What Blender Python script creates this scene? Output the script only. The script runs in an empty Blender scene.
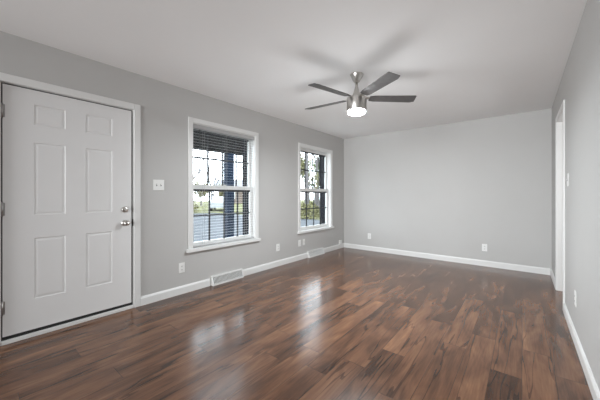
import bpy, bmesh, math, random
from mathutils import Vector, Matrix
C = bpy.context.scene
COL = C.collection
rnd = random.Random(7)
PI = math.pi

# ------------------------------------------------------------------ camera
cam_d = bpy.data.cameras.new('camera')
cam = bpy.data.objects.new('camera', cam_d); COL.objects.link(cam)
cam.location = (3.14, 0.0, 1.165)
cam.rotation_euler = (math.radians(90), 0, math.radians(39.09))
cam_d.sensor_width = 36; cam_d.lens = 274.5 / 600 * 36
cam_d.shift_y = -4.5 / 600
cam_d.clip_start = 0.02; cam_d.clip_end = 300
C.camera = cam

# ------------------------------------------------------------------ light
SKY = 8.5
w = bpy.data.worlds.new('sky'); C.world = w; w.use_nodes = True
wn = w.node_tree; bg = wn.nodes['Background']
bg.inputs['Color'].default_value = (0.86, 0.93, 1.0, 1); bg.inputs['Strength'].default_value = SKY

def area(name, loc, rot, sx, sy, power, col=(1, 1, 1), spread=180):
    l = bpy.data.lights.new(name, 'AREA'); l.shape = 'RECTANGLE'; l.size = sx; l.size_y = sy
    l.energy = power; l.color = col; l.spread = math.radians(spread)
    o = bpy.data.objects.new(name, l); COL.objects.link(o); o.location = loc; o.rotation_euler = rot
    return o
# added fill light behind the camera; no window stands there
area('rear_fill', (1.75, -5.9, 1.3), (math.radians(93), 0, 0), 3.0, 2.0, 82, (0.95, 0.98, 1.0), 70)
# added fill light inside the unseen passage beyond the cased opening
area('passage_fill', (4.86, 4.2, 1.5), (math.radians(90), 0, math.radians(90)), 1.6, 1.4, 23, (1, 1, 1))

C.view_settings.view_transform = 'Standard'; C.view_settings.look = 'None'
C.view_settings.gamma = 1; C.view_settings.use_curve_mapping = False
C.view_settings.exposure = 0.03
C.cycles.use_denoising = True
C.cycles.max_bounces = 10; C.cycles.diffuse_bounces = 6; C.cycles.glossy_bounces = 4
C.cycles.transparent_max_bounces = 16
C.cycles.sample_clamp_indirect = 8

# ------------------------------------------------------------------ materials
def mat(name, col, rough=0.5, metal=0.0, spec=0.5, emit=None, noise=None, bump=None):
    m = bpy.data.materials.new(name); m.use_nodes = True
    nt = m.node_tree; b = nt.nodes['Principled BSDF']
    b.inputs['Base Color'].default_value = (*col, 1)
    b.inputs['Roughness'].default_value = rough; b.inputs['Metallic'].default_value = metal
    b.inputs['Specular IOR Level'].default_value = spec
    if emit:
        b.inputs['Emission Color'].default_value = (*emit[0], 1); b.inputs['Emission Strength'].default_value = emit[1]
    if noise:                                   # (scale, amount): soft variation of the paint / wood / leaf itself
        tc = nt.nodes.new('ShaderNodeTexCoord'); n = nt.nodes.new('ShaderNodeTexNoise')
        n.inputs['Scale'].default_value = noise[0]; n.inputs['Detail'].default_value = 5
        r = nt.nodes.new('ShaderNodeValToRGB')
        lo = tuple(c * (1 - noise[1]) for c in col); hi = tuple(min(1, c * (1 + noise[1])) for c in col)
        r.color_ramp.elements[0].color = (*lo, 1); r.color_ramp.elements[1].color = (*hi, 1)
        r.color_ramp.elements[0].position = .3; r.color_ramp.elements[1].position = .7
        nt.links.new(tc.outputs['Object'], n.inputs['Vector']); nt.links.new(n.outputs['Fac'], r.inputs['Fac'])
        nt.links.new(r.outputs['Color'], b.inputs['Base Color'])
    if bump:
        tc = nt.nodes.new('ShaderNodeTexCoord'); n = nt.nodes.new('ShaderNodeTexNoise')
        n.inputs['Scale'].default_value = bump[0]; n.inputs['Detail'].default_value = 3
        bp = nt.nodes.new('ShaderNodeBump'); bp.inputs['Strength'].default_value = bump[1]; bp.inputs['Distance'].default_value = 0.002
        nt.links.new(tc.outputs['Object'], n.inputs['Vector']); nt.links.new(n.outputs['Fac'], bp.inputs['Height'])
        nt.links.new(bp.outputs['Normal'], b.inputs['Normal'])
    return m

M = dict(
    wall=mat('grey_wall_paint', (0.50, 0.494, 0.484), 0.55, noise=(3, .01)),
    ceiling=mat('ceiling_paint', (0.92, 0.92, 0.92), 0.8, spec=.2, noise=(2, .008)),
    trim=mat('white_trim_paint', (0.74, 0.74, 0.73), 0.35, noise=(4, .01)),
    door=mat('white_door_paint', (0.76, 0.757, 0.755), 0.4, noise=(4, .01)),
    plate=mat('white_plastic_plate', (0.80, 0.80, 0.785), 0.3, noise=(9, .01)),
    slot=mat('dark_socket_slot', (0.10, 0.10, 0.10), 0.5, noise=(9, .05)),
    rubber=mat('black_weatherstrip', (0.012, 0.012, 0.012), 0.6, noise=(30, .2)),
    gapm=mat('grey_weatherstrip', (0.06, 0.06, 0.06), 0.6, noise=(30, .2)),
    nickel=mat('brushed_nickel', (0.62, 0.60, 0.57), 0.28, 1.0, noise=(60, .04)),
    steel=mat('dull_steel', (0.38, 0.37, 0.36), 0.4, 1.0, noise=(60, .05)),
    blade=mat('dark_grey_blade', (0.085, 0.08, 0.078), 0.42, noise=(25, .15)),
    lens=mat('lit_frosted_glass', (0.9, 0.88, 0.82), 0.4, emit=((0.94, 0.975, 1.0), 70.0), noise=(5, .01)),
    slat=mat('white_blind_slat', (0.45, 0.45, 0.45), 0.6, spec=.2, noise=(6, .02)),
    grille=mat('charcoal_grille', (0.022, 0.024, 0.028), 0.4, noise=(20, .1)),
    navy=mat('navy_exterior_paint', (0.006, 0.013, 0.026), 0.8, spec=.06, noise=(6, .2)),
    beam=mat('dark_stained_timber', (0.005, 0.005, 0.005), 0.9, spec=.04, noise=(12, .3)),
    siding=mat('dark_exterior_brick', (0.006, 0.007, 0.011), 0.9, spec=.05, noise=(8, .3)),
    deck=mat('porch_concrete', (0.36, 0.36, 0.355), 0.8, noise=(5, .2)),
    asphalt=mat('driveway_concrete', (0.046, 0.051, 0.058), 0.85, spec=.15, noise=(1.2, .25)),
    road=mat('road_asphalt', (0.10, 0.10, 0.11), 0.9, noise=(1.2, .25)),
    lawn=mat('lawn_grass', (0.085, 0.085, 0.035), 0.9, spec=.15, noise=(2.5, .45)),
    bark=mat('grey_bark', (0.075, 0.07, 0.07), 0.9, spec=.15, noise=(7, .35)),
    leaf=mat('yellow_green_leaf', (0.10, 0.095, 0.042), 0.7, spec=.15, noise=(3, .4)),
    leaf2=mat('dark_green_leaf', (0.06, 0.09, 0.03), 0.7, spec=.15, noise=(3, .4)),
    carp=mat('white_car_paint', (0.26, 0.27, 0.28), 0.2, noise=(4, .02)),
    carg=mat('dark_car_glass', (0.03, 0.035, 0.04), 0.1, noise=(4, .1)),
    tyre=mat('black_tyre', (0.02, 0.02, 0.02), 0.8, noise=(20, .2)),
    brick=mat('tan_house_brick', (0.13, 0.10, 0.085), 0.85, noise=(5, .2)),
    roof=mat('grey_roof_shingle', (0.13, 0.13, 0.14), 0.9, noise=(6, .25)),
)

def glass_material():
    m = bpy.data.materials.new('window_glass'); m.use_nodes = True; nt = m.node_tree
    nt.nodes.clear()
    out = nt.nodes.new('ShaderNodeOutputMaterial'); mix = nt.nodes.new('ShaderNodeMixShader')
    tr = nt.nodes.new('ShaderNodeBsdfTransparent'); gl = nt.nodes.new('ShaderNodeBsdfGlossy'); fr = nt.nodes.new('ShaderNodeLayerWeight')
    tr.inputs['Color'].default_value = (0.93, 0.95, 0.95, 1); gl.inputs['Roughness'].default_value = 0.02; fr.inputs['Blend'].default_value = 0.5
    pw = nt.nodes.new('ShaderNodeMath'); pw.operation = 'POWER'; pw.inputs[1].default_value = 5; ad = nt.nodes.new('ShaderNodeMath'); ad.operation = 'MULTIPLY_ADD'; ad.inputs[1].default_value = .9; ad.inputs[2].default_value = .03; ad.use_clamp = True
    nt.links.new(fr.outputs['Facing'], pw.inputs[0]); nt.links.new(pw.outputs[0], ad.inputs[0]); nt.links.new(ad.outputs[0], mix.inputs['Fac']); nt.links.new(tr.outputs[0], mix.inputs[1]); nt.links.new(gl.outputs[0], mix.inputs[2])
    nt.links.new(mix.outputs[0], out.inputs['Surface'])
    return m
M['glass'] = glass_material()

def plank_material():
    m = bpy.data.materials.new('acacia_plank_laminate'); m.use_nodes = True; nt = m.node_tree
    N = nt.nodes; L = nt.links; b = N['Principled BSDF']
    def math_(op, a, bb=None, c=None):
        n = N.new('ShaderNodeMath'); n.operation = op
        for i, v in enumerate((a, bb, c)):
            if v is None: continue
            if isinstance(v, (int, float)): n.inputs[i].default_value = v
            else: L.new(v, n.inputs[i])
        return n.outputs[0]
    tc = N.new('ShaderNodeTexCoord'); sp = N.new('ShaderNodeSeparateXYZ'); L.new(tc.outputs['Object'], sp.inputs[0])
    X, Y = sp.outputs['X'], sp.outputs['Y']
    W, LEN = 0.165, 1.22
    xr = math_('DIVIDE', X, W); row = math_('FLOOR', xr); fx = math_('FRACT', xr)
    wn1 = N.new('ShaderNodeTexWhiteNoise'); wn1.noise_dimensions = '1D'; L.new(row, wn1.inputs['W'])
    yr = math_('ADD', math_('DIVIDE', Y, LEN), math_('MULTIPLY', wn1.outputs['Value'], 7.0)); pi_ = math_('FLOOR', yr); fy = math_('FRACT', yr)
    cb = N.new('ShaderNodeCombineXYZ'); L.new(row, cb.inputs[0]); L.new(pi_, cb.inputs[1])
    wn2 = N.new('ShaderNodeTexWhiteNoise'); wn2.noise_dimensions = '2D'; L.new(cb.outputs[0], wn2.inputs['Vector'])
    # streaks along the plank, shifted per plank
    off = N.new('ShaderNodeVectorMath'); off.operation = 'MULTIPLY_ADD'
    L.new(wn2.outputs['Color'], off.inputs[0]); off.inputs[1].default_value = (40, 40, 40)
    sc = N.new('ShaderNodeVectorMath'); sc.operation = 'MULTIPLY'; L.new(tc.outputs['Object'], sc.inputs[0]); sc.inputs[1].default_value = (9.5, 2.2, 1)
    L.new(sc.outputs[0], off.inputs[2])
    n1 = N.new('ShaderNodeTexNoise'); n1.inputs['Scale'].default_value = 1.0; n1.inputs['Detail'].default_value = 4; n1.inputs['Distortion'].default_value = 0.7
    L.new(off.outputs[0], n1.inputs['Vector'])
    sc2 = N.new('ShaderNodeVectorMath'); sc2.operation = 'MULTIPLY'; L.new(off.outputs[0], sc2.inputs[0]); sc2.inputs[1].default_value = (7, 1.6, 1)
    n2 = N.new('ShaderNodeTexNoise'); n2.inputs['Scale'].default_value = 1.6; n2.inputs['Detail'].default_value = 6; L.new(sc2.outputs[0], n2.inputs['Vector'])
    fac = math_('ADD', math_('ADD', math_('MULTIPLY', wn2.outputs['Value'], .20), math_('MULTIPLY', n1.outputs['Fac'], .95)), math_('MULTIPLY', n2.outputs['Fac'], .34))
    fac = math_('SUBTRACT', fac, .24)
    rp = N.new('ShaderNodeValToRGB'); cr = rp.color_ramp
    cr.elements[0].position = .18; cr.elements[0].color = (0.038, 0.018, 0.011, 1)
    cr.elements[1].position = .88; cr.elements[1].color = (0.31, 0.15, 0.075, 1)
    for p, c in ((.38, (0.084, 0.039, 0.022)), (.55, (0.142, 0.067, 0.037)), (.70, (0.200, 0.098, 0.053))):
        e = cr.elements.new(p); e.color = (*c, 1)
    # thin dark veins wandering along the grain
    sc3 = N.new('ShaderNodeVectorMath'); sc3.operation = 'MULTIPLY'; L.new(off.outputs[0], sc3.inputs[0]); sc3.inputs[1].default_value = (.55, .16, 1)
    n3 = N.new('ShaderNodeTexNoise'); n3.inputs['Scale'].default_value = 1.3; n3.inputs['Detail'].default_value = 3; L.new(sc3.outputs[0], n3.inputs['Vector'])
    vein = math_('LESS_THAN', math_('ABSOLUTE', math_('SUBTRACT', n3.outputs['Fac'], .45)), .009)
    fac = math_('SUBTRACT', fac, math_('MULTIPLY', vein, .22))
    L.new(fac, rp.inputs['Fac'])
    # seams
    ex = math_('MINIMUM', fx, math_('SUBTRACT', 1, fx)); ey = math_('MINIMUM', fy, math_('SUBTRACT', 1, fy))
    seam = math_('MAXIMUM', math_('LESS_THAN', ex, .0010 / W * 1.0), math_('LESS_THAN', ey, .0012 / LEN))
    mx = N.new('ShaderNodeMix'); mx.data_type = 'RGBA'; L.new(seam, mx.inputs['Factor']); L.new(rp.outputs['Color'], mx.inputs['A']); mx.inputs['B'].default_value = (0.018, 0.010, 0.008, 1)
    L.new(mx.outputs['Result'], b.inputs['Base Color'])
    b.inputs['Roughness'].default_value = 0.20
    b.inputs['Specular IOR Level'].default_value = 0.5
    return m
M['plank'] = plank_material()


# ------------------------------------------------------------------ helpers
def box(bm, x0, x1, y0, y1, z0, z1, bev=0.0):
    vs = [bm.verts.new(p) for p in ((x0, y0, z0), (x1, y0, z0), (x1, y1, z0), (x0, y1, z0), (x0, y0, z1), (x1, y0, z1), (x1, y1, z1), (x0, y1, z1))]
    fs = [bm.faces.new([vs[i] for i in f]) for f in ((0, 3, 2, 1), (4, 5, 6, 7), (0, 1, 5, 4), (1, 2, 6, 5), (2, 3, 7, 6), (3, 0, 4, 7))]
    if bev:
        es = {e for f in fs for e in f.edges}
        bmesh.ops.bevel(bm, geom=list(es), offset=bev, segments=2, affect='EDGES', profile=.5)
    return vs

def tube(bm, p0, p1, r0, r1, n=10, caps=True):
    p0, p1 = Vector(p0), Vector(p1); d = (p1 - p0).normalized()
    a = d.orthogonal().normalized(); b = d.cross(a)
    r = [[bm.verts.new(p + (a * math.cos(2 * PI * k / n) + b * math.sin(2 * PI * k / n)) * q) for k in range(n)] for p, q in ((p0, r0), (p1, r1))]
    for k in range(n):
        bm.faces.new((r[0][k], r[0][(k + 1) % n], r[1][(k + 1) % n], r[1][k])).smooth = True
    if caps:
        bm.faces.new(r[0][::-1]); bm.faces.new(r[1])

def lathe(bm, prof, n=40, axis='z', org=(0, 0, 0), smooth=True):
    """prof: (radius, height) pairs, revolved about an axis through org"""
    def P(r, h, t):
        u, v = r * math.cos(t), r * math.sin(t)
        p = (u, v, h) if axis == 'z' else (h, u, v)
        return Vector(p) + Vector(org)
    rings = []
    for r, h in prof:
        rings.append([bm.verts.new(P(0, h, 0))] if r == 0 else [bm.verts.new(P(r, h, 2 * PI * k / n)) for k in range(n)])
    for a, b in zip(rings, rings[1:]):
        for k in range(n):
            q = [a[k % len(a)], a[(k + 1) % len(a)], b[(k + 1) % len(b)], b[k % len(b)]]
            q = list(dict.fromkeys(q))
            if len(q) > 2:
                bm.faces.new(q).smooth = smooth
    bmesh.ops.recalc_face_normals(bm, faces=bm.faces[:])

def obj(name, bm, m, parent=None, loc=None):
    me = bpy.data.meshes.new(name); bmesh.ops.recalc_face_normals(bm, faces=bm.faces[:])
    bm.to_mesh(me); bm.free()
    me.materials.append(M[m]); o = bpy.data.objects.new(name, me); COL.objects.link(o)
    if parent: o.parent = parent
    if loc: o.location = loc
    return o

def boxes(name, lst, m, parent=None, bev=0.0, loc=None):
    bm = bmesh.new()
    for b in lst: box(bm, *b, bev=bev)
    return obj(name, bm, m, parent, loc)

def tag(o, label, cat, group=None, kind=None):
    o['label'] = label; o['category'] = cat
    if group: o['group'] = group
    if kind: o['kind'] = kind
    return o

def empty(name, loc, label, cat, group=None, kind=None, rz=0):
    o = bpy.data.objects.new(name, None); COL.objects.link(o); o.location = loc; o.rotation_euler = (0, 0, rz)
    o.empty_display_size = .1
    return tag(o, label, cat, group, kind)

def copy_tree(o, parent=None):
    c = o.copy(); COL.objects.link(c)
    if parent: c.parent = parent
    for ch in list(o.children): copy_tree(ch, c)
    return c

# ------------------------------------------------------------------ dimensions (metres)
XR, YB, YF, H = 3.465, 5.435, -6.0, 2.44      # right wall, back wall, wall behind the camera, ceiling
T = 0.20                                       # outer wall thickness
WIN = [(1.775, 2.793), (3.863, 4.885)]         # window openings along the left wall
WZ0, WZ1 = 0.515, 2.06
DY0, DY1, DZ1 = 0.178, 1.128, 2.056            # entry door opening
OY0, OY1, OZ1 = 3.845, 4.60, 2.06              # cased opening in the right wall
GZ = -0.42                                     # ground outside

# ------------------------------------------------------------------ room shell
fl = boxes('floor', [(-0.0, XR + 1.6, YF, YB, -0.12, 0.0)], 'plank')
tag(fl, 'brown acacia wood plank floor running across the whole room', 'floor', kind='structure')
tag(boxes('ceiling', [(-T, XR + 1.6, YF - .1, YB + .12, H, H + .12)], 'ceiling'), 'flat white painted ceiling above the fan', 'ceiling', kind='structure')

ys = [YF - .1, DY0, DY1, WIN[0][0], WIN[0][1], WIN[1][0], WIN[1][1], YB + .12]
L = []
for i, (a, b) in enumerate(zip(ys, ys[1:])):
    if i % 2 == 0: L.append((-T, 0, a, b, 0, H))
L += [(-T, 0, DY0, DY1, DZ1, H)]
for a, b in WIN: L += [(-T, 0, a, b, 0, WZ0), (-T, 0, a, b, WZ1, H)]
tag(boxes('wall_left', L, 'wall'), 'grey painted wall with the white door and both windows', 'wall', kind='structure')
tag(boxes('wall_back', [(0, XR + 1.6, YB, YB + .12, 0, H)], 'wall'), 'plain grey painted far wall behind the fan', 'wall', kind='structure')
tag(boxes('wall_right', [(XR, XR + .115, YF, OY0 - .02, 0, H), (XR, XR + .115, OY1 + .02, YB, 0, H), (XR, XR + .115, OY0 - .02, OY1 + .02, OZ1 + .02, H)], 'wall'),
    'pale grey wall on the right with the cased opening', 'wall', kind='structure')
tag(boxes('wall_front', [(0, XR + 1.6, YF - .1, YF, 0, H)], 'wall'), 'grey wall behind the viewer', 'wall', kind='structure')
tag(boxes('wall_side_passage', [(XR + 1.5, XR + 1.6, YF, YB, 0, H)], 'wall'), 'grey wall of the passage beyond the cased opening', 'wall', kind='structure')

# cased opening in the right wall
ct = .013
tr1 = boxes('trim_1', [(XR - ct, XR, OY0 - .06, OY0 - .004, 0, OZ1 + .06), (XR - ct, XR, OY1 + .004, OY1 + .06, 0, OZ1 + .06), (XR - ct, XR, OY0 - .004, OY1 + .004, OZ1 + .004, OZ1 + .06),
                       (XR, XR + .115, OY0 - .02, OY0, 0, OZ1 + .02), (XR, XR + .115, OY1, OY1 + .02, 0, OZ1 + .02), (XR, XR + .115, OY0, OY1, OZ1, OZ1 + .02)], 'trim', bev=.002)
tag(tr1, 'white casing and jamb of the opening in the right wall', 'door trim', kind='structure')

# baseboards
def base_profile(bm, axis, a, b, wall, sgn, z1=.095, th=.014):
    pr = [(0, 0), (th, 0), (th, z1 - .02), (th * .5, z1 - .004), (th * .3, z1), (0, z1)]
    ends = []
    for v in (a, b):
        ends.append([bm.verts.new(((wall + sgn * d, v, z) if axis == 'y' else (v, wall + sgn * d, z))) for d, z in pr])
    n = len(pr)
    for k in range(n):
        bm.faces.new((ends[0][k], ends[0][(k + 1) % n], ends[1][(k + 1) % n], ends[1][k]))
    bm.faces.new(ends[0]); bm.faces.new(ends[1][::-1])
REG = [(2.03, 2.53), (4.085, 4.585)]
bm = bmesh.new()
for a, b in ((YF, DY0 - .057), (DY1 + .059, REG[0][0] - .014), (REG[0][1] + .004, REG[1][0] - .004), (REG[1][1] + .004, YB)): base_profile(bm, 'y', a, b, 0, 1)
tag(obj('baseboard_left', bm, 'trim'), 'white baseboard along the left window wall', 'baseboard', kind='structure')
bm = bmesh.new(); base_profile(bm, 'x', .0145, XR - .0145, YB, -1)
tag(obj('baseboard_back', bm, 'trim'), 'white baseboard along the far wall', 'baseboard', kind='structure')
bm = bmesh.new(); base_profile(bm, 'y', YF, OY0 - .061, XR, -1); base_profile(bm, 'y', OY1 + .061, YB, XR, -1)
tag(obj('baseboard_right', bm, 'trim'), 'white baseboard along the right wall', 'baseboard', kind='structure')

# ------------------------------------------------------------------ entry door
d = empty('door_1', (0, (DY0 + DY1) / 2, 0), 'white six panel entry door with knob and deadbolt in the left wall', 'door', kind='structure')
def dl(y): return y - (DY0 + DY1) / 2
SY0, SY1, SZ0, SZ1 = .199, 1.108, .056, 2.040
bm = bmesh.new()
yc = [SY0, .375, .580, .723, .937, SY1]; zc = [SZ0, .305, .812, 1.003, 1.606, 1.752, 1.922, SZ1]
xf = -.014
g = [[bm.verts.new((xf, dl(y), z)) for z in zc] for y in yc]
pan = []
for i in range(len(yc) - 1):
    for j in range(len(zc) - 1):
        f = bm.faces.new((g[i][j], g[i + 1][j], g[i + 1][j + 1], g[i][j + 1]))
        if i in (1, 3) and j in (1, 3, 5): pan.append(f)
bmesh.ops.recalc_face_normals(bm, faces=bm.faces[:])
if bm.faces[0].normal.x < 0: bmesh.ops.reverse_faces(bm, faces=bm.faces[:])
bmesh.ops.inset_individual(bm, faces=pan, thickness=.009, depth=-.005)
bmesh.ops.inset_individual(bm, faces=pan, thickness=.007, depth=0)
bmesh.ops.inset_individual(bm, faces=pan, thickness=.022, depth=.004)
bound = [e for e in bm.edges if e.is_boundary]
r = bmesh.ops.extrude_edge_only(bm, edges=bound); vv = [v for v in r['geom'] if isinstance(v, bmesh.types.BMVert)]
bmesh.ops.translate(bm, verts=vv, vec=(-.044, 0, 0))
bmesh.ops.contextual_create(bm, geom=[e for e in bm.edges if e.is_boundary])
slab = obj('door_slab', bm, 'door', d)
boxes('casing', [(0, .014, dl(DY0 - .056), dl(DY0 + .002), 0, DZ1 + .06), (0, .014, dl(DY1 - .002), dl(DY1 + .058), 0, DZ1 + .06), (0, .014, dl(DY0 + .002), dl(DY1 - .002), DZ1 - .002, DZ1 + .06)], 'trim', d, bev=.003)
boxes('door_jamb', [(-.15, -.001, dl(DY0), dl(DY0 + .012), .0, DZ1), (-.15, -.001, dl(DY1 - .006), dl(DY1), .0, DZ1), (-.15, -.001, dl(DY0 + .012), dl(DY1 - .006), DZ1 - .006, DZ1)], 'trim', d)
boxes('weatherstrip', [(-.055, -.026, dl(DY0 + .012), dl(SY0), .034, DZ1 - .006), (-.055, -.026, dl(SY1), dl(DY1 - .006), .034, DZ1 - .006), (-.055, -.026, dl(SY0), dl(SY1), SZ1, DZ1 - .006)], 'gapm', d)
boxes('door_sweep', [(-.05, -.02, dl(DY0 + .012), dl(DY1 - .006), .028, SZ0)], 'rubber', d)
boxes('threshold', [(-.16, .008, dl(DY0 + .012), dl(DY1 - .006), .0, .028)], 'trim', d, bev=.003)
for z in (.283, 1.057, 1.83):
    bm = bmesh.new(); tube(bm, (-.006, dl(.1955), z - .055), (-.006, dl(.1955), z + .055), .0075, .0075, 12)
    box(bm, -.0145, -.0125, dl(.1975), dl(.212), z - .05, z + .05); obj('hinge', bm, 'steel', d)
bm = bmesh.new(); lathe(bm, [(0, -.0145), (.031, -.0145), (.031, -.008), (.020, -.004), (.011, 0), (.011, .022), (.022, .030), (.027, .042), (.024, .054), (.014, .060), (0, .061)], 28, 'x', (0, dl(1.047), .885))
obj('door_knob', bm, 'nickel', d)
bm = bmesh.new(); lathe(bm, [(0, -.0145), (.030, -.0145), (.030, -.004), (.026, .002), (.012, .004), (0, .004)], 28, 'x', (0, dl(1.047), 1.023)); box(bm, .003, .020, dl(1.047) - .005, dl(1.047) + .005, 1.009, 1.037, bev=.002)
obj('deadbolt', bm, 'nickel', d)
boxes('strike_plate', [(-.022, -.001, dl(1.1185), dl(1.1225), .85, .92)], 'steel', d)

# ------------------------------------------------------------------ windows
def window(idx, y0, y1, label):
    yc_ = (y0 + y1) / 2
    o = empty('window_%d' % idx, (0, yc_, 0), label, 'window', kind='structure')
    a, b = y0 - yc_, y1 - yc_
    cw = .056
    boxes('casing', [(0, .016, a - cw, a + .003, WZ0, WZ1 + cw), (0, .016, b - .003, b + cw, WZ0, WZ1 + cw), (0, .016, a + .003, b - .003, WZ1 - .003, WZ1 + cw)], 'trim', o, bev=.003)
    boxes('window_stool', [(-.11, .045, a - cw - .022, b + cw + .022, WZ0 - .036, WZ0)] if False else [(0.0005, .045, a - cw - .022, b + cw + .022, WZ0 - .036, WZ0 + .0005), (-.12, .0005, a + .001, b - .001, WZ0 - .0, WZ0 + .004)], 'trim', o, bev=.0015)
    boxes('jamb', [(-.13, 0, a, a + .012, WZ0, WZ1), (-.13, 0, b - .012, b, WZ0, WZ1), (-.13, 0, a + .012, b - .012, WZ1 - .012, WZ1)], 'trim', o)
    ai, bi = a + .013, b - .013; zi = WZ1 - .013
    def sash(nm, x, z0, z1, st, rb, rt):
        s = boxes(nm, [(x - .032, x, ai, ai + st, z0, z1), (x - .032, x, bi - st, bi, z0, z1), (x - .032, x, ai + st, bi - st, z0, z0 + rb), (x - .032, x, ai + st, bi - st, z1 - rt, z1)], 'trim', o)
        A, B, Z0, Z1 = ai + st, bi - st, z0 + rb, z1 - rt
        boxes('glass_pane', [(x - .018, x - .014, A, B, Z0, Z1)], 'glass', s)
        g = [];  hw = .0115
        for k in (1, 2, 3):
            y = A + (B - A) * k / 4; g.append((x - .013, x - .005, y - hw, y + hw, Z0, Z1))
        zm = (Z0 + Z1) / 2; g.append((x - .0125, x - .0055, A, B, zm - hw, zm + hw))
        g += [(x - .013, x - .005, A, B, Z1 - .026, Z1)]
        boxes('muntin_grille', g, 'grille', s)
        return s
    lo = sash('lower_sash', -.058, WZ0 + .006, 1.300, .036, .055, .055)
    boxes('sash_lock', [(-.058, -.040, -.02, .02, 1.3, 1.312)], 'nickel', lo, bev=.003)
    sash('upper_sash', -.092, 1.252, zi, .034, .045, .04)
    # dark exterior reveal beyond the glass
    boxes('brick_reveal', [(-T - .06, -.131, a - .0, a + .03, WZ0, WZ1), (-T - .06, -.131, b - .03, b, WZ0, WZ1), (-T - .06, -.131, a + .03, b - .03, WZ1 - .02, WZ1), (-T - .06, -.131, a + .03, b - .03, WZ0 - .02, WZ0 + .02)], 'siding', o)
    return o
w1 = window(1, *WIN[0], 'white double hung window nearest the door, with blinds')
w2 = window(2, *WIN[1], 'white double hung window by the far corner, without blinds')

# blind in window 1
a, b = WIN[0][0] + .016, WIN[0][1] - .016
bl = empty('venetian_blind', (-.026, (a + b) / 2, WZ0 + .006), 'white horizontal slat blind hanging open inside the window nearest the door', 'blind')
hb = (b - a) / 2
boxes('headrail', [(-.022, .022, -hb, hb, 1.478, 1.526)], 'slat', bl, bev=.002)
bm = bmesh.new(); pitch = .0365; n = int((1.46 - .05) / pitch)
for k in range(n):
    z = 1.455 - k * pitch; st = 4; pv = None
    for j in range(st + 1):
        x = -.009 + .018 * j / st; zz = z + .001 * (1 - ((j - st / 2) / (st / 2)) ** 2) - .02 * x
        q = [bm.verts.new((x, s * (hb - .003), zz + dz)) for s in (-1, 1) for dz in (0, .0008)]
        if pv:
            bm.faces.new((pv[1], pv[3], q[3], q[1])); bm.faces.new((pv[0], q[0], q[2], pv[2])); bm.faces.new((pv[0], pv[1], q[1], q[0])); bm.faces.new((pv[2], q[2], q[3], pv[3]))
        else: bm.faces.new((q[0], q[2], q[3], q[1]))
        pv = q
    bm.faces.new((pv[0], pv[1], pv[3], pv[2]))
obj('slat_panel', bm, 'slat', bl)
boxes('bottom_rail', [(-.020, .020, -hb + .002, hb - .002, .004, .022)], 'slat', bl, bev=.003)
for y in (-.34, 0, .34):
    bm = bmesh.new()
    for x in (-.0215, .0215): tube(bm, (x, y, .02), (x, y, 1.48), .0011, .0011, 6)
    obj('ladder_cord', bm, 'slat', bl)
bm = bmesh.new(); tube(bm, (.026, -hb + .085, .80), (.026, -hb + .085, 1.47), .0045, .004, 8)
obj('tilt_wand', bm, 'gapm', bl)

# ------------------------------------------------------------------ baseboard heat registers
def register(y0, y1, label):
    o = empty('floor_register', (0, (y0 + y1) / 2, 0), label, 'vent', 'baseboard registers on the window wall')
    hw = (y1 - y0) / 2; hh = .118; dp = .055; dt = .022
    bm = bmesh.new()
    for s in (-1, 1):
        y = s * hw; y2 = s * (hw - .012)
        q = [[bm.verts.new((x, yy, z)) for x, z in ((.0005, .0005), (dp, .0005), (dp, .014), (dt, hh), (.0005, hh))] for yy in (y, y2)]
        for k in range(5): bm.faces.new((q[0][k], q[0][(k + 1) % 5], q[1][(k + 1) % 5], q[1][k]))
        bm.faces.new(q[0]); bm.faces.new(q[1])
    box(bm, .0005, dt, -hw + .012, hw - .012, hh - .016, hh); box(bm, .0005, dp, -hw + .012, hw - .012, .0005, .016)
    obj('register_frame', bm, 'trim', o)
    bm = bmesh.new(); box(bm, .004, .012, -hw + .012, hw - .012, .016, hh - .016); obj('back_pan', bm, 'gapm', o)
    bm = bmesh.new(); n = 26
    for k in range(n):
        y = -hw + .018 + (2 * hw - .036) * k / (n - 1); t = .0034
        q = [[bm.verts.new((x, y + s * t, z)) for x, z in ((dp - .010, .016), (dp - .001, .016), (dt - .001, hh - .016), (dt - .009, hh - .016))] for s in (-1, 1)]
        for k2 in range(4): bm.faces.new((q[0][k2], q[0][(k2 + 1) % 4], q[1][(k2 + 1) % 4], q[1][k2]))
        bm.faces.new(q[0]); bm.faces.new(q[1])
    obj('louvre_grille', bm, 'trim', o)
    return o
register(*REG[0], 'white baseboard register under the window nearest the door')
register(*REG[1], 'white baseboard register under the window by the far corner')

# ------------------------------------------------------------------ outlets and switches (built facing +x, base centre at wall)
def outlet(loc, rz, label):
    o = empty('wall_outlet', loc, label, 'outlet', 'white wall outlets', rz=rz)
    boxes('cover_plate', [(.0003, .006, -.036, .036, -.0585, .0585)], 'plate', o, bev=.002)
    for z in (-.020, .020):
        bm = bmesh.new(); box(bm, .006, .0075, -.016, .016, z - .013, z + .013, bev=.0006); s = obj('socket', bm, 'plate', o)
        boxes('slot', [(.0075, .0079, -.008, -.005, z - .005, z + .006), (.0075, .0079, .005, .008, z - .005, z + .006), (.0075, .0079, -.002, .002, z - .010, z - .006)], 'slot', s)
    return o
def switch(loc, rz, gangs, label):
    o = empty('light_switch', loc, label, 'switch', rz=rz)
    hw = .036 if gangs == 1 else .059
    boxes('cover_plate', [(.0003, .006, -hw, hw, -.0585, .0585)], 'plate', o, bev=.002)
    for y in ([0] if gangs == 1 else [-.023, .023]):
        bm = bmesh.new(); box(bm, .006, .0068, y - .006, y + .006, -.012, .012); f = obj('toggle_slot', bm, 'slot', o)
        boxes('toggle', [(.0066, .012, y - .0042, y + .0042, -.001, .010)], 'plate', f, bev=.0015)
    return o
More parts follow.
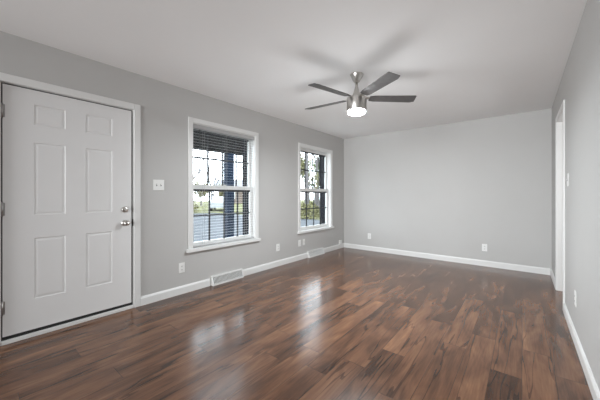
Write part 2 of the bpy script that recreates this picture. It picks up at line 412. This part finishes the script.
outlet((0, 1.641, .308), 0, 'white outlet low on the wall between the door and the nearest window')
outlet((0, 3.287, .308), 0, 'white outlet low on the wall between the two windows')
outlet((0, 3.852, .302), 0, 'white outlet under the near edge of the far window, left of a pair')
o = empty('cable_outlet', (0, 3.975, .308), 'narrow white cable plate under the far window, right of a pair', 'outlet')
boxes('cover_plate', [(.0003, .006, -.030, .030, -.055, .055)], 'plate', o, bev=.002)
bm = bmesh.new(); lathe(bm, [(0, .006), (.006, .006), (.006, .016), (.003, .016), (0, .014)], 12, 'x'); obj('cable_jack', bm, 'nickel', o)
outlet((.616, YB, .306), -PI / 2, 'white outlet on the far wall near the left corner')
outlet((2.648, YB, .306), -PI / 2, 'white outlet on the far wall towards the right corner')
outlet((XR, 3.06, .35), PI, 'white outlet low on the right wall near the opening')
switch((0, 1.376, 1.281), 0, 2, 'white double switch plate between the door and the nearest window')
switch((XR, 3.53, 1.31), PI, 1, 'white single switch plate on the right wall beside the opening')
o = empty('cable_box', (0, 5.265, .135), 'small white cable box above the baseboard in the far left corner', 'cable box')
boxes('box_body', [(.0003, .022, -.045, .045, -.038, .045)], 'plate', o, bev=.003)
for y in (-.035, .035): boxes('cover_lip', [(.022, .026, y - .01, y + .01, -.038, .045)], 'plate', o, bev=.001)

# ------------------------------------------------------------------ ceiling fan
fan = empty('ceiling_fan', (1.78, 2.62, H), 'brushed nickel five blade ceiling fan with dark blades and lit round lamp', 'ceiling fan')
bm = bmesh.new(); lathe(bm, [(0, 0), (.068, 0), (.069, -.008), (.058, -.034), (.036, -.072), (.028, -.084), (.012, -.086), (0, -.084)]); obj('canopy', bm, 'nickel', fan)
bm = bmesh.new(); lathe(bm, [(0, -.08), (.0125, -.08), (.0125, -.19), (0, -.19)], 20); obj('downrod', bm, 'nickel', fan)
bm = bmesh.new(); lathe(bm, [(0, -.135), (.018, -.135), (.022, -.150), (.030, -.185), (.044, -.215), (.050, -.236), (.048, -.243), (0, -.243)]); obj('motor_coupling', bm, 'nickel', fan)
bm = bmesh.new(); lathe(bm, [(0, -.243), (.09, -.243), (.101, -.248), (.103, -.256), (.103, -.378), (.100, -.386), (.092, -.388), (0, -.388)], 56); obj('motor_housing', bm, 'nickel', fan)
bm = bmesh.new(); lathe(bm, [(0, -.387), (.092, -.3885), (.092, -.400), (.086, -.411), (.066, -.420), (.036, -.424), (0, -.425)], 48); ln = obj('lamp_lens', bm, 'lens', fan)
for k in range(5):
    ang = math.radians(39.09 + 1 + 72 * k)
    bm = bmesh.new()
    R0, R1, th = .135, .625, .006
    out = [(R0, -.040), (R0, .040), (R0 + .05, .052), (R1 - .045, .066), (R1, .050), (R1 - .012, -.052), (R1 - .02, -.060), (R0 + .05, -.052)]
    vb = [[bm.verts.new((x, y, z)) for x, y in out] for z in (-th / 2, th / 2)]
    bm.faces.new(vb[0][::-1]); bm.faces.new(vb[1])
    for j in range(len(out)): bm.faces.new((vb[0][j], vb[0][(j + 1) % len(out)], vb[1][(j + 1) % len(out)], vb[1][j]))
    bl_ = obj('blade', bm, 'blade', fan, (0, 0, -.254))
    bl_.rotation_euler = (Matrix.Rotation(ang, 3, 'Z') @ Matrix.Rotation(math.radians(-12), 3, 'X')).to_euler()
    bm = bmesh.new(); box(bm, .06, .19, -.022, .022, .0032, .008, bev=.0015); obj('blade_bracket', bm, 'nickel', bl_)
pl = bpy.data.lights.new('below_fan_fill', 'POINT'); pl.energy = 18; pl.color = (.93, .975, 1); pl.shadow_soft_size = .42  # added soft fill floating below the fan, lifts walls and ceiling
po = bpy.data.objects.new('below_fan_fill', pl); COL.objects.link(po); po.location = (0, 0, -1.0); po.parent = fan
pd = bpy.data.lights.new('fan_downlight', 'AREA'); pd.shape = 'DISK'; pd.size = .16; pd.energy = 42; pd.color = (.91, .97, 1)
qo = bpy.data.objects.new('fan_downlight', pd); COL.objects.link(qo); qo.location = (0, 0, -.430); qo.parent = fan

# ------------------------------------------------------------------ outside
tag(boxes('lawn', [(-70, -T - .02, -25, 80, GZ - .2, GZ)], 'lawn'), 'yellow green lawn beyond the driveway outside the windows', 'lawn', kind='structure')
tag(boxes('driveway', [(-19, -2.6, -6, 14.5, GZ, GZ + .02)], 'asphalt'), 'pale grey concrete driveway outside the windows', 'driveway', kind='structure')
tag(boxes('porch_slab', [(-2.5, -T, -2, 4.9, GZ, -.12)], 'deck'), 'pale concrete porch slab outside the window nearest the door', 'porch', kind='structure')
tag(boxes('porch_beam', [(-2.25, -2.05, -2, 4.9, 2.14, 2.62)], 'beam', bev=.01), 'dark timber porch beam across the top of the window nearest the door', 'beam')
def post(y, wd, label):
    o = empty('porch_post', (-2.15, y, -.12), label, 'post', 'navy porch posts')
    boxes('shaft', [(-wd / 2, wd / 2, -wd / 2, wd / 2, .10, 2.26)], 'navy', o, bev=.008)
    boxes('post_base', [(-wd / 2 - .03, wd / 2 + .03, -wd / 2 - .03, wd / 2 + .03, 0, .12)], 'navy', o, bev=.008)
    return o
post(3.90, .17, 'navy blue porch post seen through the window nearest the door')

def tree(name, x, y, h, r, label, leaf=None, nleaf=0, seed=1, spread=.55, lsize=.16, low=.35):
    rr = random.Random(seed)
    o = empty(name, (x, y, GZ), label, 'tree', 'trees beyond the lawn')
    bm = bmesh.new(); tips = []
    def grow(p, dv, ln, rad, lev):
        q = p + dv * ln
        tube(bm, p, q, rad, rad * .72, 7 if lev < 2 else 5, caps=False)
        tips.append(q)
        if lev >= 5 or rad < .008: return
        for _ in range(2 if lev else 3):
            nd = (dv + Vector((rr.uniform(-1, 1), rr.uniform(-1, 1), rr.uniform(-.25, .55))) * spread).normalized()
            grow(q, nd, ln * rr.uniform(.62, .85), rad * .66, lev + 1)
    grow(Vector((0, 0, 0)), Vector((0, 0, 1)), h * low, r, 0)
    obj('trunk', bm, 'bark', o)
    if leaf:
        bm = bmesh.new(); tt = [t for t in tips if t.z > h * low * 1.05]
        for _ in range(nleaf):
            c = rr.choice(tt) + Vector((rr.gauss(0, .35), rr.gauss(0, .35), rr.gauss(0, .3)))
            u = Vector((rr.uniform(-1, 1), rr.uniform(-1, 1), rr.uniform(-1, 1))).normalized(); v = u.orthogonal().normalized(); s = lsize * rr.uniform(.6, 1.3)
            bm.faces.new([bm.verts.new(c + u * s), bm.verts.new(c + v * s * .5), bm.verts.new(c - u * s), bm.verts.new(c - v * s * .5)])
        obj('foliage', bm, leaf, o)
    return o
tree('bare_tree', -22, 13.3, 8, .13, 'bare branched tree at the left of the nearest window view', None, 0, 3, low=.22)
tree('bare_tree', -26, 19.0, 9, .15, 'bare branched tree behind the white car', None, 0, 5, low=.22)
tree('bare_tree', -20, 19.5, 8, .13, 'bare branched tree to the right of the navy post', None, 0, 11, low=.25)
tree('leafy_tree', -16, 25.2, 9, .15, 'yellow green leafy tree at the left of the far window view', 'leaf', 900, 8, low=.22, lsize=.14)
tree('bare_tree', -9.0, 15.7, 9, .17, 'thick grey trunked tree at the left of the far window view', None, 0, 21, low=.5, spread=.3)
tree('bare_tree', -12.0, 21.3, 9, .2, 'bare tree in the middle of the far window view', None, 0, 23, low=.3)
tree('evergreen_tree', -24, 37.5, 11, .22, 'dark green leafy tree far behind in the far window view', 'leaf2', 1400, 31, low=.2)
tree('leafy_tree', -9.0, 19.0, 5, .10, 'low yellow leafy tree at the right of the far window view', 'leaf', 600, 41, low=.2, lsize=.13)

tree('leafy_tree', -34, 20.0, 6.5, .14, 'small leafy tree at the left edge of the distant tree line', 'leaf', 800, 51, low=.15, lsize=.24)
tree('leafy_tree', -36, 23.6, 6, .14, 'pale leafy tree in the middle of the distant tree line', 'leaf', 800, 52, low=.15, lsize=.24)
tree('bare_tree', -37, 26.6, 7, .14, 'small bare tree in the distant tree line behind the white car', None, 0, 54, low=.2)
tree('leafy_tree', -39, 29.8, 6, .14, 'leafy tree in the distant tree line beside the navy post', 'leaf', 800, 53, low=.15, lsize=.24)

# hedge rows
def shrub(x, y, r, h, seed, label, leaf):
    rr = random.Random(seed); o = empty('shrub', (x, y, GZ), label, 'shrub', 'shrubs along the lawn')
    bm = bmesh.new()
    for _ in range(700):
        t = rr.uniform(0, 2 * PI); ph = rr.uniform(0, PI / 2); q = rr.uniform(.55, 1)
        c = Vector((math.cos(t) * math.cos(ph) * r * q, math.sin(t) * math.cos(ph) * r * q, .08 + math.sin(ph) * h * q))
        u = Vector((rr.uniform(-1, 1), rr.uniform(-1, 1), rr.uniform(-1, 1))).normalized(); v = u.orthogonal().normalized(); s = .11 * rr.uniform(.6, 1.3)
        bm.faces.new([bm.verts.new(c + u * s), bm.verts.new(c + v * s * .5), bm.verts.new(c - u * s), bm.verts.new(c - v * s * .5)])
    obj('foliage', bm, leaf, o)
    bm = bmesh.new()
    for _ in range(6):
        t = rr.uniform(0, 2 * PI); tube(bm, (0, 0, 0), (math.cos(t) * r * .6, math.sin(t) * r * .6, h * .6), .02, .008, 5)
    obj('stem', bm, 'bark', o)
shrub(-20.5, 12.4, 1.5, 1.7, 3, 'rounded yellow green shrub at the left of the nearest window view', 'leaf')
shrub(-11.8, 19.4, 1.2, 1.0, 4, 'low yellow green shrub at the left of the far window view', 'leaf')
shrub(-8.3, 14.8, 1.0, .9, 5, 'low yellow green shrub at the right of the far window view', 'leaf')
shrub(-24.5, 14.6, 1.6, 1.6, 6, 'yellow green shrub to the left of the white car', 'leaf')

# parked car
car = empty('parked_car', (-22.0, 17.5, GZ + .02), 'white car parked outside, seen through the nearest window', 'car', rz=math.radians(140))
def prism(bm, prof, y0, y1, inset=0):
    a = [bm.verts.new((x, y0 + (inset if z > .95 else 0), z)) for x, z in prof]; b_ = [bm.verts.new((x, y1 - (inset if z > .95 else 0), z)) for x, z in prof]
    n = len(prof)
    for k in range(n): bm.faces.new((a[k], a[(k + 1) % n], b_[(k + 1) % n], b_[k]))
    bm.faces.new(a[::-1]); bm.faces.new(b_)
bm = bmesh.new(); prism(bm, [(-2.2, .35), (2.2, .35), (2.25, .6), (2.15, .85), (1.2, .95), (.5, 1.42), (-1.0, 1.45), (-1.75, 1.0), (-2.2, .92)], -.88, .88, .14); obj('car_body', bm, 'carp', car)
bm = bmesh.new(); prism(bm, [(1.12, .99), (.50, 1.385), (-.95, 1.41), (-1.60, 1.02)], -.80, .80, .045)
for v in bm.verts: v.co.y *= 1.06
obj('side_window', bm, 'carg', car)
bm = bmesh.new()
vs = [bm.verts.new(p) for p in ((1.22, -.68, .975), (1.22, .68, .975), (.53, .66, 1.425), (.53, -.66, 1.425))]; bm.faces.new(vs)
e = bmesh.ops.extrude_face_region(bm, geom=bm.faces[:]); bmesh.ops.translate(bm, verts=[v for v in e['geom'] if isinstance(v, bmesh.types.BMVert)], vec=(.012, 0, .018))
obj('windscreen', bm, 'carg', car)
for x in (-1.35, 1.4):
    for y in (-.80, .80):
        bm = bmesh.new(); tube(bm, (x, y - .1, .33), (x, y + .1, .33), .33, .33, 22); wh = obj('wheel', bm, 'tyre', car)
        bm = bmesh.new(); s = .101 if y > 0 else -.101; tube(bm, (x, y + s, .33), (x, y + s * 1.08, .33), .20, .19, 18); obj('hubcap', bm, 'nickel', wh)

# neighbour's house
hs = empty('neighbour_house', (-42, 38.5, GZ), 'tan brick house far across the lawn outside the nearest window', 'house', rz=math.radians(-40))
boxes('wall', [(-4, 4, -6, 6, 0, 2.8)], 'brick', hs)
bm = bmesh.new(); vs = [bm.verts.new(p) for p in ((-4.5, -6.5, 2.8), (4.5, -6.5, 2.8), (4.5, 6.5, 2.8), (-4.5, 6.5, 2.8), (0, -6.5, 4.9), (0, 6.5, 4.9))]
for f in ((0, 3, 2, 1), (0, 1, 4), (2, 3, 5), (1, 2, 5, 4), (3, 0, 4, 5)): bm.faces.new([vs[i] for i in f])
obj('roof', bm, 'roof', hs)
for y in (-3.5, 0, 3.5):
    f = boxes('window', [(3.99, 4.05, y - .7, y + .7, .9, 2.2)], 'trim', hs); boxes('pane', [(4.05, 4.06, y - .6, y + .6, 1.0, 2.1)], 'carg', f)
